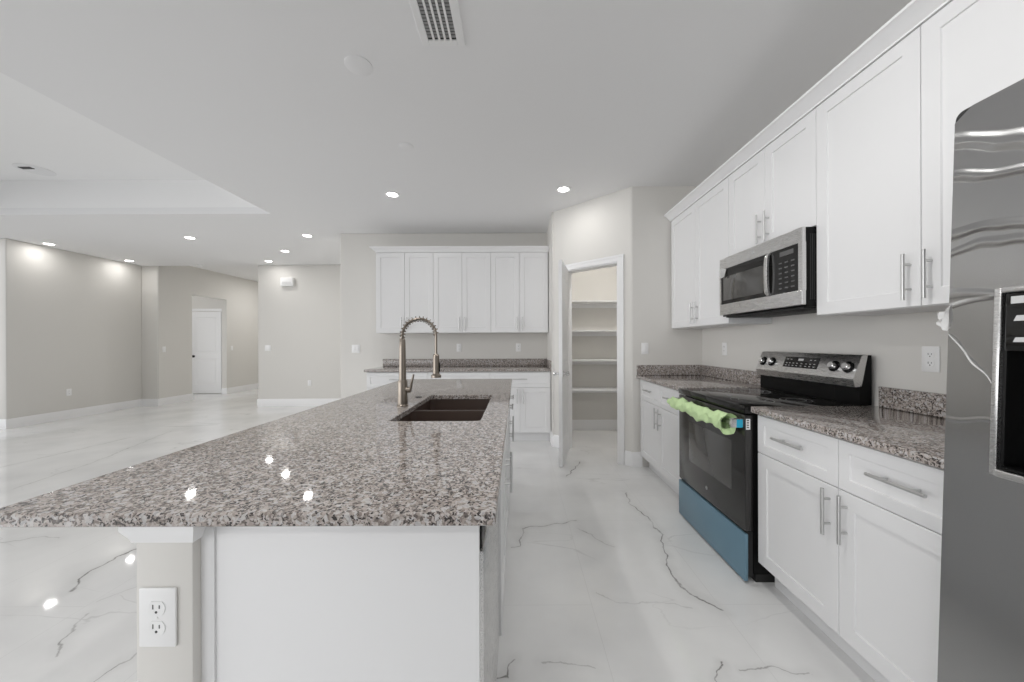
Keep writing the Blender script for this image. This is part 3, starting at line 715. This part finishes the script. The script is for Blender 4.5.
for yk in (1.889, 1.974, 2.455, 2.540):
    t = bmesh.new(); m = MB(); rot = nrm.to_track_quat('Z', 'X').to_matrix()
    def ring(r0, h0, n=24): return [t.verts.new(onp(yk, 0.064, 0) + rot @ Vector((r0 * math.cos(2 * PI * k / n), r0 * math.sin(2 * PI * k / n), h0))) for k in range(n)]
    rr = [ring(0.031, 0.0), ring(0.031, 0.004), ring(0.027, 0.006)]
    for a, bb in zip(rr, rr[1:]):
        for k in range(24): t.faces.new([a[k], a[(k + 1) % 24], bb[(k + 1) % 24], bb[k]])
    t.faces.new(rr[-1]); t.faces.new(rr[0][::-1]); bmesh.ops.recalc_face_normals(t, faces=t.faces[:]); m._merge(t)
    kn = m.build('knob', 'black', rg)
    t = bmesh.new(); m = MB()
    rr = [ring(0.021, 0.005), ring(0.019, 0.024), ring(0.016, 0.027)]
    for a, bb in zip(rr, rr[1:]):
        for k in range(24): t.faces.new([a[k], a[(k + 1) % 24], bb[(k + 1) % 24], bb[k]])
    t.faces.new(rr[-1]); t.faces.new(rr[0][::-1]); bmesh.ops.recalc_face_normals(t, faces=t.faces[:]); m._merge(t)
    m.build('knob_cap', 'chrome', kn)

# marks printed beside the sticker, on the handle end
mk.build('sticker_marks', 'slot', od, smooth=False)

# green wrap around the handle
t = bmesh.new(); rings = []; n = 60; seg = 24
for i in range(n + 1):
    f = i / n; y = ra + 0.048 + (rb + 0.012 - ra - 0.048) * f
    r0 = 0.035 + 0.004 * math.sin(f * 19) + 0.003 * math.sin(f * 43 + 1) + (0.014 * (1 - f / 0.12) if f < 0.12 else 0) - (0.012 * max(0, (f - 0.95) / 0.05))
    zo = 0.004 * math.sin(f * 11) - 0.005
    ring = []
    for k in range(seg):
        a = 2 * PI * k / seg
        rr = r0 + 0.0042 * math.sin(3 * a + f * 30) + 0.0035 * math.sin(5 * a - f * 47) + 0.003 * math.sin(2 * a + f * 71) + random.uniform(-.0012, .0012)
        rr = max(rr, 0.0155)
        ring.append(t.verts.new((HBX + min(rr * math.cos(a) * 0.9, 0.045), y + 0.006 * math.sin(2 * a + f * 9), HZ + zo + rr * math.sin(a) - (0.010 if math.sin(a) < -0.3 else 0) * (1 if f < 0.6 else 0.4))))
    rings.append(ring)
inn = []
for v in rings[0]:
    inn.append(t.verts.new((HBX + (v.co.x - HBX) * 0.62, v.co.y + 0.02, HZ + (v.co.z - HZ) * 0.62)))
rings.insert(0, inn)
for a, bb in zip(rings, rings[1:]):
    for k in range(seg): t.faces.new([a[k], a[(k + 1) % seg], bb[(k + 1) % seg], bb[k]])
t.faces.new(rings[-1]); bmesh.ops.recalc_face_normals(t, faces=t.faces[:]); m = MB(); m._merge(t)
o = m.build('protective_wrap', 'cloth'); o.data.polygons.foreach_set('use_smooth', [True] * len(o.data.polygons))
tag(o, 'crumpled pale green wrap around the oven door handle', 'wrap')

# ------------------------------------------------------------------ microwave
MX, mz0, mz1 = 1.467, 1.434, 1.835
ma, mb_ = RY0 + 0.003, RY1 - 0.003
mw = thing('microwave', (1.66, (ma + mb_) / 2, 1.42), 'stainless over-the-range microwave under the short wall cabinet', 'microwave')
MB().box(MX + 0.022, RX - 0.003, ma + 0.002, mb_ - 0.002, 1.424, mz1, 0.003).build('body', 'black', mw)
fr = MB()
hy = 2.062                                                   # seam between door and controls
fr.box(MX, MX + 0.02, ma, mb_, 1.757, mz1, 0.003); fr.box(MX, MX + 0.02, ma, mb_, mz0, 1.510, 0.003)
fr.box(MX, MX + 0.02, ma, 1.866, 1.509, 1.758); fr.box(MX, MX + 0.02, 2.572, mb_, 1.509, 1.758)
fr.build('front_frame', 'steel', mw, smooth=False)
win = MB().box(MX + 0.002, MX + 0.021, hy + 0.002, 2.5725, 1.5095, 1.7575).build('door_window', 'glass', mw, smooth=False)
MB().box(MX + 0.001, MX + 0.004, 2.135, 2.545, 1.535, 1.70, 0.0006).build('window_mesh', 'ovenwin', win)
cp = MB().box(MX + 0.002, MX + 0.021, 1.8655, hy - 0.001, 1.5095, 1.7575).build('control_panel', 'glass', mw, smooth=False)
for i in range(3):
    for j in range(6): MB().box(MX + 0.0012, MX + 0.003, 1.893 + i * 0.045, 1.917 + i * 0.045, 1.535 + j * 0.028, 1.542 + j * 0.028).build('key', 'keygrey', cp, smooth=False)
MB().box(MX + 0.0012, MX + 0.003, 1.90, 2.0, 1.715, 1.74).build('clock_display', 'keygrey', cp, smooth=False)
# bowed door handle
pts = [(MX - 0.002 - 0.013 * math.sin(PI * k / 16) ** 0.4 if 0 < k < 16 else MX + 0.004, 2.085, 1.512 + 0.244 * k / 16) for k in range(17)]
t = bmesh.new(); rg_ = []
for x, y, z in pts: rg_.append([t.verts.new((x + a, y + b_, z)) for a, b_ in ((-0.006, -0.014), (-0.009, 0), (-0.006, 0.014), (0.006, 0.014), (0.006, -0.014))])
for a, bb in zip(rg_, rg_[1:]):
    for k in range(5): t.faces.new([a[k], a[(k + 1) % 5], bb[(k + 1) % 5], bb[k]])
t.faces.new(rg_[0]); t.faces.new(rg_[-1][::-1]); bmesh.ops.recalc_face_normals(t, faces=t.faces[:]); m = MB(); m._merge(t)
m.build('handle', 'steel', win)
MB().lathe([(0.001, 0), (0.011, 0), (0.012, 0.001), (0.012, 0.002), (0.001, 0.002)], (MX - 0.0018, 2.225, 1.797), 'x', 24).build('emblem', 'chrome', mw)
vp = MB().box(MX + 0.03, RX - 0.05, ma + 0.03, mb_ - 0.03, 1.416, 1.4245)
for k in range(10): vp.box(MX + 0.05 + k * 0.012, MX + 0.056 + k * 0.012, ma + 0.08, mb_ - 0.08, 1.413, 1.4165)
vp.build('bottom_vent', 'blackmat', mw, smooth=False)
sv = MB()
for k in range(4): sv.box(MX + 0.040 + k * 0.010, MX + 0.045 + k * 0.010, ma - 0.0005, ma + 0.003, 1.46, 1.80)
sv.build('side_vent', 'blackmat', mw, smooth=False)
# loose film corner on the door
t = bmesh.new()
v = [t.verts.new(p) for p in ((MX - 0.001, 2.575, 1.770), (MX - 0.004, 2.50, 1.752), (MX - 0.010, 2.515, 1.70), (MX - 0.006, 2.572, 1.695))]
t.faces.new([v[0], v[1], v[2]]); t.faces.new([v[0], v[2], v[3]])
r2 = bmesh.ops.extrude_face_region(t, geom=t.faces[:]); bmesh.ops.translate(t, verts=[x for x in r2['geom'] if isinstance(x, bmesh.types.BMVert)], vec=(-0.0006, 0, 0))
bmesh.ops.recalc_face_normals(t, faces=t.faces[:]); m = MB(); m._merge(t); m.build('film_corner', 'clear', win, smooth=False)

# ------------------------------------------------------------------ refrigerator (leans back a little on its feet)
fg = thing('refrigerator', (1.040, 0.0, 0), 'tall stainless side-by-side refrigerator at the right edge, film still on its doors', 'refrigerator', None, 0, True)
fg.rotation_euler = (0, math.radians(2.0), 0)
# local: x depth from the door face at 0, y along the front, z up
MB().box(0.075, 0.72, -0.012, 0.898, 0.03, 1.79, 0.006).build('body', 'blackmat', fg)
for x in (0.12, 0.66):
    for y in (0.05, 0.84): MB().lathe([(0.001, 0.0), (0.018, 0.0), (0.018, 0.032), (0.001, 0.032)], (x, y, 0.0), 'z', 14).build('foot', 'blackmat', fg)
MB().box(0.05, 0.09, -0.005, 0.89, 0.02, 0.065, 0.004).build('base_grille', 'blackmat', fg)
DY0, DY1, DZ0, DZ1 = 0.585, 0.800, 0.955, 1.352
fdm = MB(); FD0, FD1, FZ0, FZ1 = 0.517, 0.900, 0.07, 1.815
# door leaf with a rounded outer edge and a hole for the dispenser
rc = 0.018
fdm.prism([(DY1, FZ0), (FD1 - 0.004, FZ0), (FD1, FZ0 + 0.004), (FD1, FZ1 - 0.024), (FD1 - 0.034, FZ1), (DY1, FZ1)], 'x', 0.0, 0.068)
fdm.box(0.0, 0.068, FD0, DY0, FZ0, FZ1); fdm.box(0.0, 0.068, DY0, DY1, FZ0, DZ0); fdm.box(0.0, 0.068, DY0, DY1, DZ1, FZ1)
fd = fdm.build('freezer_door', 'fridge', fg, smooth=False)
MB().box(0.0, 0.068, -0.010, 0.513, FZ0, FZ1, 0.006, 3).build('fridge_door', 'fridge', fg)
for y, pn in ((0.545, fd), (0.485, fg.children[-1])):
    MB().tube([(0.0, y, 0.62), (-0.045, y, 0.66), (-0.05, y, 1.1), (-0.045, y, 1.58), (0.0, y, 1.62)], 0.012, 12).build('handle', 'steel', pn)
for y in (0.80, -0.005): MB().box(0.010, 0.10, y, y + 0.098, FZ1 - 0.035, FZ1 - 0.001, 0.005).build('hinge_cover', 'blackmat', fg)
MB().prism([(FD1, FZ1 - 0.0235)] + [(FD1 - rc + rc * math.cos(a), FZ1 - rc + rc * math.sin(a)) for a in [PI / 2 * k / 6 for k in range(7)]] + [(FD1 - 0.0335, FZ1)], 'x', 0.002, 0.066).build('corner_cap', 'blackmat', fd)
# dispenser
MB().box(0.055, 0.066, DY0 + 0.001, DY1 - 0.001, DZ0 + 0.001, DZ1 - 0.001).box(0.004, 0.062, DY1 - 0.006, DY1 - 0.0005, DZ0 + 0.001, DZ1 - 0.001).box(0.004, 0.062, DY0 + 0.0005, DY0 + 0.006, DZ0 + 0.001, DZ1 - 0.001).box(0.004, 0.062, DY0 + 0.001, DY1 - 0.001, DZ0 + 0.001, DZ0 + 0.006).build('dispenser_recess', 'black', fd, smooth=False)
dp = MB().box(-0.001, 0.058, DY0 + 0.004, DY1 - 0.004, 1.222, DZ1 - 0.002, 0.003).build('dispenser_panel', 'glass', fd)
ic = MB().box(-0.002, 0.001, DY0 + 0.012, DY1 - 0.014, 1.326, 1.342)
for yy in (0.770, 0.735, 0.70):
    ic.prism([(yy - 0.011, 1.288), (yy + 0.011, 1.288), (yy + 0.006, 1.300), (yy - 0.006, 1.300)], 'x', -0.002, 0.001)
    ic.prism([(yy - 0.011, 1.242), (yy + 0.011, 1.242), (yy + 0.007, 1.252), (yy - 0.007, 1.252)], 'x', -0.002, 0.001)
ic.build('dispenser_icons', 'label', fd, smooth=False)
bz = MB()
bz.box(-0.006, 0.006, DY1 - 0.001, DY1 + 0.012, DZ0 - 0.012, DZ1 + 0.012, 0.003); bz.box(-0.006, 0.006, DY0 - 0.012, DY0 + 0.001, DZ0 - 0.012, DZ1 + 0.012, 0.003)
bz.box(-0.006, 0.006, DY0, DY1, DZ1 - 0.001, DZ1 + 0.012, 0.003); bz.box(-0.012, 0.02, DY0, DY1, DZ0 - 0.012, DZ0 + 0.004, 0.003)
bz.build('dispenser_bezel', 'steel', fd)
MB().box(-0.014, 0.05, DY0 + 0.012, DY1 - 0.012, DZ0 + 0.006, DZ0 + 0.014, 0.003).build('drip_tray', 'black', fd)
# peeling clear film
def filmsheet(P, nm):
    t = bmesh.new(); n = len(P[0]); V = [[t.verts.new(p) for p in row] for row in P]
    for a, bb in zip(V, V[1:]):
        for k in range(n - 1): t.faces.new([a[k], a[k + 1], bb[k + 1], bb[k]])
    r2 = bmesh.ops.extrude_face_region(t, geom=t.faces[:]); bmesh.ops.translate(t, verts=[x for x in r2['geom'] if isinstance(x, bmesh.types.BMVert)], vec=(-0.0008, 0, 0.0003))
    bmesh.ops.recalc_face_normals(t, faces=t.faces[:]); m = MB(); m._merge(t); return m.build(nm, 'clear', fd)
filmsheet([[(0.0 + 0.003 * i - 0.005 * math.sin(2.3 * i + j), 0.896 + 0.010 * i + 0.003 * math.sin(3 * j), 1.335 - 0.018 * j * (1 - 0.17 * i) - 0.006 * i + 0.004 * math.sin(5 * i + 2 * j)) for i in range(5)] for j in range(5)], 'loose_film')
ridge = []
for i in range(22):
    f = i / 21; y = 0.897 - 0.085 * f; z = 1.262 - 0.115 * f + 0.003 * math.sin(9 * f)
    ridge.append((-0.003 - 0.002 * math.sin(13 * f), y, z))
MB().tube(ridge, [0.0009 + 0.0011 * math.sin(PI * i / 21) for i in range(22)], 6).build('film_crease', 'clear', fd)

# ------------------------------------------------------------------ outlets and switches
def plate(kind, pos, rz, label, group, gang=1, w_=0.070, h_=0.115):
    nm = {'outlet': 'wall_outlet', 'switch': 'light_switch'}[kind]
    r_ = thing(nm, pos, label, kind, group, rz, True)      # local: faces -y, centred
    if gang == 2: w_ = 0.116
    pl = MB().box(-w_ / 2, w_ / 2, -0.006, -0.0005, -h_ / 2, h_ / 2, 0.003).build('cover_plate', 'plate', r_)
    for g in range(gang):
        xc = (g - (gang - 1) / 2) * 0.046
        if kind == 'switch':
            MB().box(xc - 0.0165, xc + 0.0165, -0.0085, -0.005, -0.033, 0.033, 0.0015).build('rocker', 'plate', r_)
        else:
            for s_ in (-1, 1):
                zc_ = s_ * 0.0195
                f = MB().prism([(xc + 0.0172 * math.cos(a) , zc_ + max(-0.0135, min(0.0135, 0.0172 * math.sin(a)))) for a in [2 * PI * k / 28 for k in range(28)]], 'y', -0.0075, -0.005).build('receptacle', 'plate', r_)
                sl_ = MB()
                sl_.box(xc - 0.0075, xc - 0.0053, -0.0078, -0.0070, zc_ - 0.001, zc_ + 0.008); sl_.box(xc + 0.0053, xc + 0.0075, -0.0078, -0.0070, zc_, zc_ + 0.007)
                sl_.lathe([(0.0005, -0.0078), (0.0026, -0.0078), (0.0026, -0.0070), (0.0005, -0.0070)], (xc, 0, zc_ - 0.007), 'y', 10)
                sl_.build('slots', 'slot', f, smooth=False)
            MB().lathe([(0.0005, -0.0072), (0.003, -0.0068), (0.003, -0.006), (0.0005, -0.006)], (xc, 0, 0), 'y', 10).build('screw', 'plate', r_)
    return r_
plate('outlet', ((158.9 - 517) * IWY / F_PX, IWY, EYE - (614.5 - 342.5) * IWY / F_PX), 0, 'white outlet on the beige end of the island half wall', None, 1, 0.074, 0.118)
plate('outlet', (RX, 1.60, 1.163), -PI / 2, 'white outlet on the right wall near the refrigerator', None)
plate('outlet', (RX, 3.19, 1.18), -PI / 2, 'white outlet on the right wall behind the corner counter left of the range', None)
plate('switch', ((644.8 - 517) * PY0 / F_PX, PY0, 1.18), 0, 'white light switch on the wall between the pantry door and the right cabinets', None)
plate('outlet', (-0.822, KB, 1.173), 0, 'white outlet on the back wall left of the other one, behind the faucet spout', None)
plate('outlet', (0.02, KB, 1.173), 0, 'white outlet on the back wall near the pantry end of the counter', None)
plate('switch', (-2.285, KB, 1.163), 0, 'white double light switch on the back wall left of the cabinets', None, 2)
plate('switch', (-4.94, EY, 1.15), 0, 'white double light switch on the entry wall below the door chime', None, 2)
plate('outlet', (-4.115, EY, 0.455), 0, 'white outlet low on the entry wall beyond the island', None)
plate('outlet', (LX, 5.98, 0.44), PI / 2, 'white outlet low on the left living room wall', None)
plate('switch', (HX, 7.27, 1.13), PI / 2, 'white light switch on the hall wall left of the far doorway', None)
plate('switch', (HX, 9.0, 1.13), PI / 2, 'white light switch on the hall wall right of the far doorway', None)
ch = thing('door_chime', (-4.53, EY, 2.37), 'white door chime box high on the entry wall', 'door chime', None, 0, True)
MB().box(-0.125, 0.125, -0.06, -0.0005, 0.0, 0.17, 0.012, 3).build('cover', 'plate', ch)
gl = MB()
for k in range(5): gl.box(-0.09, 0.09, -0.0615, -0.058, 0.03 + 0.012 * k, 0.036 + 0.012 * k)
gl.build('sound_slots', 'label', ch, smooth=False)

# ------------------------------------------------------------------ ceiling fittings
def downlight(x, y, label, z=CZ, power=LAMP_W):
    r_ = thing('ceiling_light', (x, y, z), label, 'ceiling light', 'recessed ceiling lights', 0, True)
    t = [(0.052, -0.0005), (0.078, -0.0005), (0.078, -0.004), (0.070, -0.007), (0.054, -0.003), (0.052, -0.0005)]
    MB().lathe(t, (0, 0, 0), 'z', 32).build('trim_ring', 'plate', r_)
    MB().lathe([(0.001, -0.0012), (0.0535, -0.0012), (0.0535, -0.0035), (0.001, -0.0045)], (0, 0, 0), 'z', 32).build('lens', 'lens', r_)
    ld = bpy.data.lights.new('lamp', 'AREA'); ld.energy = power; ld.color = LAMP_COL; ld.shape = 'DISK'; ld.size = 0.10
    lo = bpy.data.objects.new('lamp', ld); COL.objects.link(lo); lo.parent = r_; lo.location = (0, 0, -0.012)
    return r_
downlight(-1.30, 3.75, 'lit recessed ceiling light above the far end of the island')
downlight(0.478, 3.64, 'lit recessed ceiling light in front of the pantry door')
downlight(-3.03, 5.177, 'lit recessed ceiling light nearest the kitchen in the row towards the door chime')
downlight(-3.91, 6.04, 'lit recessed ceiling light in the middle of the row towards the door chime')
downlight(-4.70, 6.78, 'lit recessed ceiling light above the door chime', CZ, 1.4)
downlight(-4.80, 5.26, 'lit recessed ceiling light alone beyond the far edge of the ceiling recess')
downlight(-7.26, 5.56, 'lit recessed ceiling light along the left wall, nearer one', CZ, 1.4)
downlight(-7.25, 6.70, 'lit recessed ceiling light along the left wall, farther one by the corner', CZ, 1.4)
downlight(-1.30, 1.0, 'unseen downlight added for fill above the near end of the island', CZ, 9.0)  # added lamp, out of view; raises the general fill in the kitchen
downlight(0.478, 1.15, 'unseen downlight added for fill above the aisle between island and range', CZ, 9.5)  # likewise added unseen, to brighten the aisle floor
downlight(-1.30, -1.6, 'unseen downlight added for fill behind the camera on the island side', CZ, 7.0)  # added behind the view as extra fill
downlight(0.478, -1.6, 'unseen downlight added for fill behind the camera on the refrigerator side', CZ, 7.0)  # its pair, also added for fill
downlight(1.13, 3.97, 'unseen downlight added for fill inside the pantry', CZ, 8.0)  # no lamp in view here; added to brighten the pantry
downlight(-6.0, 9.4, 'unseen downlight added for fill in the far hall', 2.95, 16.0)  # added out of view to brighten the hall and its ceiling
downlight(-8.2, 8.1, 'unseen downlight added for fill in the vestibule before the far door', CZ, 2.5)  # added unseen lamp, brightens the vestibule and the far door

vx0, vx1, vy0, vy1 = -0.485, -0.262, 1.46, 1.868
vt = thing('air_vent', ((vx0 + vx1) / 2, (vy0 + vy1) / 2, CZ), 'white slotted air vent in the ceiling at the top edge', 'air vent')
fr = MB(); a_, b_, c_, d_ = vx0 + 0.036, vx1 - 0.042, vy0 + 0.036, vy1 - 0.034
fr.box(vx0, a_, vy0, vy1, CZ - 0.008, CZ - 0.0005, 0.002, 1); fr.box(b_, vx1, vy0, vy1, CZ - 0.008, CZ - 0.0005, 0.002, 1)
fr.box(a_, b_, vy0, c_, CZ - 0.008, CZ - 0.0005); fr.box(a_, b_, d_, vy1, CZ - 0.008, CZ - 0.0005)
fr.build('frame', 'plate', vt, smooth=False)
MB().box(a_, b_, c_, d_, CZ - 0.0015, CZ - 0.0004).build('backing', 'slot', vt, smooth=False)
nb = 5; sw = (b_ - a_) / nb
for k in range(1, nb):
    MB().box(a_ + sw * k - 0.005, a_ + sw * k + 0.005, c_, d_, CZ - 0.009, CZ - 0.002).build('blade', 'plate', vt, smooth=False)
lv = MB(); ny_ = 18
for k in range(1, ny_):
    yy = c_ + (d_ - c_) * k / ny_; lv.prism([(yy - 0.006, CZ - 0.0016), (yy - 0.003, CZ - 0.0016), (yy + 0.004, CZ - 0.0055), (yy + 0.001, CZ - 0.0055)], 'x', a_, b_)
lv.build('rear_louvre', 'grey', vt, smooth=False)

def cover(x, y, r0, label):
    tag(MB().lathe([(0.001, -0.0005), (r0, -0.0005), (r0, -0.003), (r0 * 0.9, -0.005), (r0 * 0.5, -0.0065), (0.001, -0.007)], (x, y, CZ), 'z', 32).build('ceiling_cover', 'ceil'), label, 'cover plate', 'round ceiling covers')
cover(-0.882, 2.007, 0.075, 'round white blank cover on the ceiling, the nearer and larger one')
cover(-0.871, 2.835, 0.055, 'round white blank cover on the ceiling, the farther and smaller one')
jb = thing('ceiling_box', (-5.42, 4.03, TZ), 'round fixture box cover with a dark slit in the recessed ceiling at the left', 'ceiling box')
MB().lathe([(0.001, -0.001), (0.15, -0.001), (0.15, -0.006), (0.12, -0.012), (0.001, -0.014)], (-5.42, 4.03, TZ), 'z', 32).build('cover', 'ceil', jb)
MB().box(-5.49, -5.36, 3.94, 3.985, TZ - 0.018, TZ - 0.012).build('slit', 'slot', jb, smooth=False)
tag(MB().lathe([(0.001, -0.0005), (0.06, -0.0005), (0.06, -0.02), (0.045, -0.035), (0.001, -0.037)], (-6.27, 7.07, CZ), 'z', 28).build('smoke_detector', 'plate'), 'small white smoke detector on the ceiling before the far hall', 'smoke detector')

for o in bpy.data.objects:
    if '_local' in o: del o['_local']
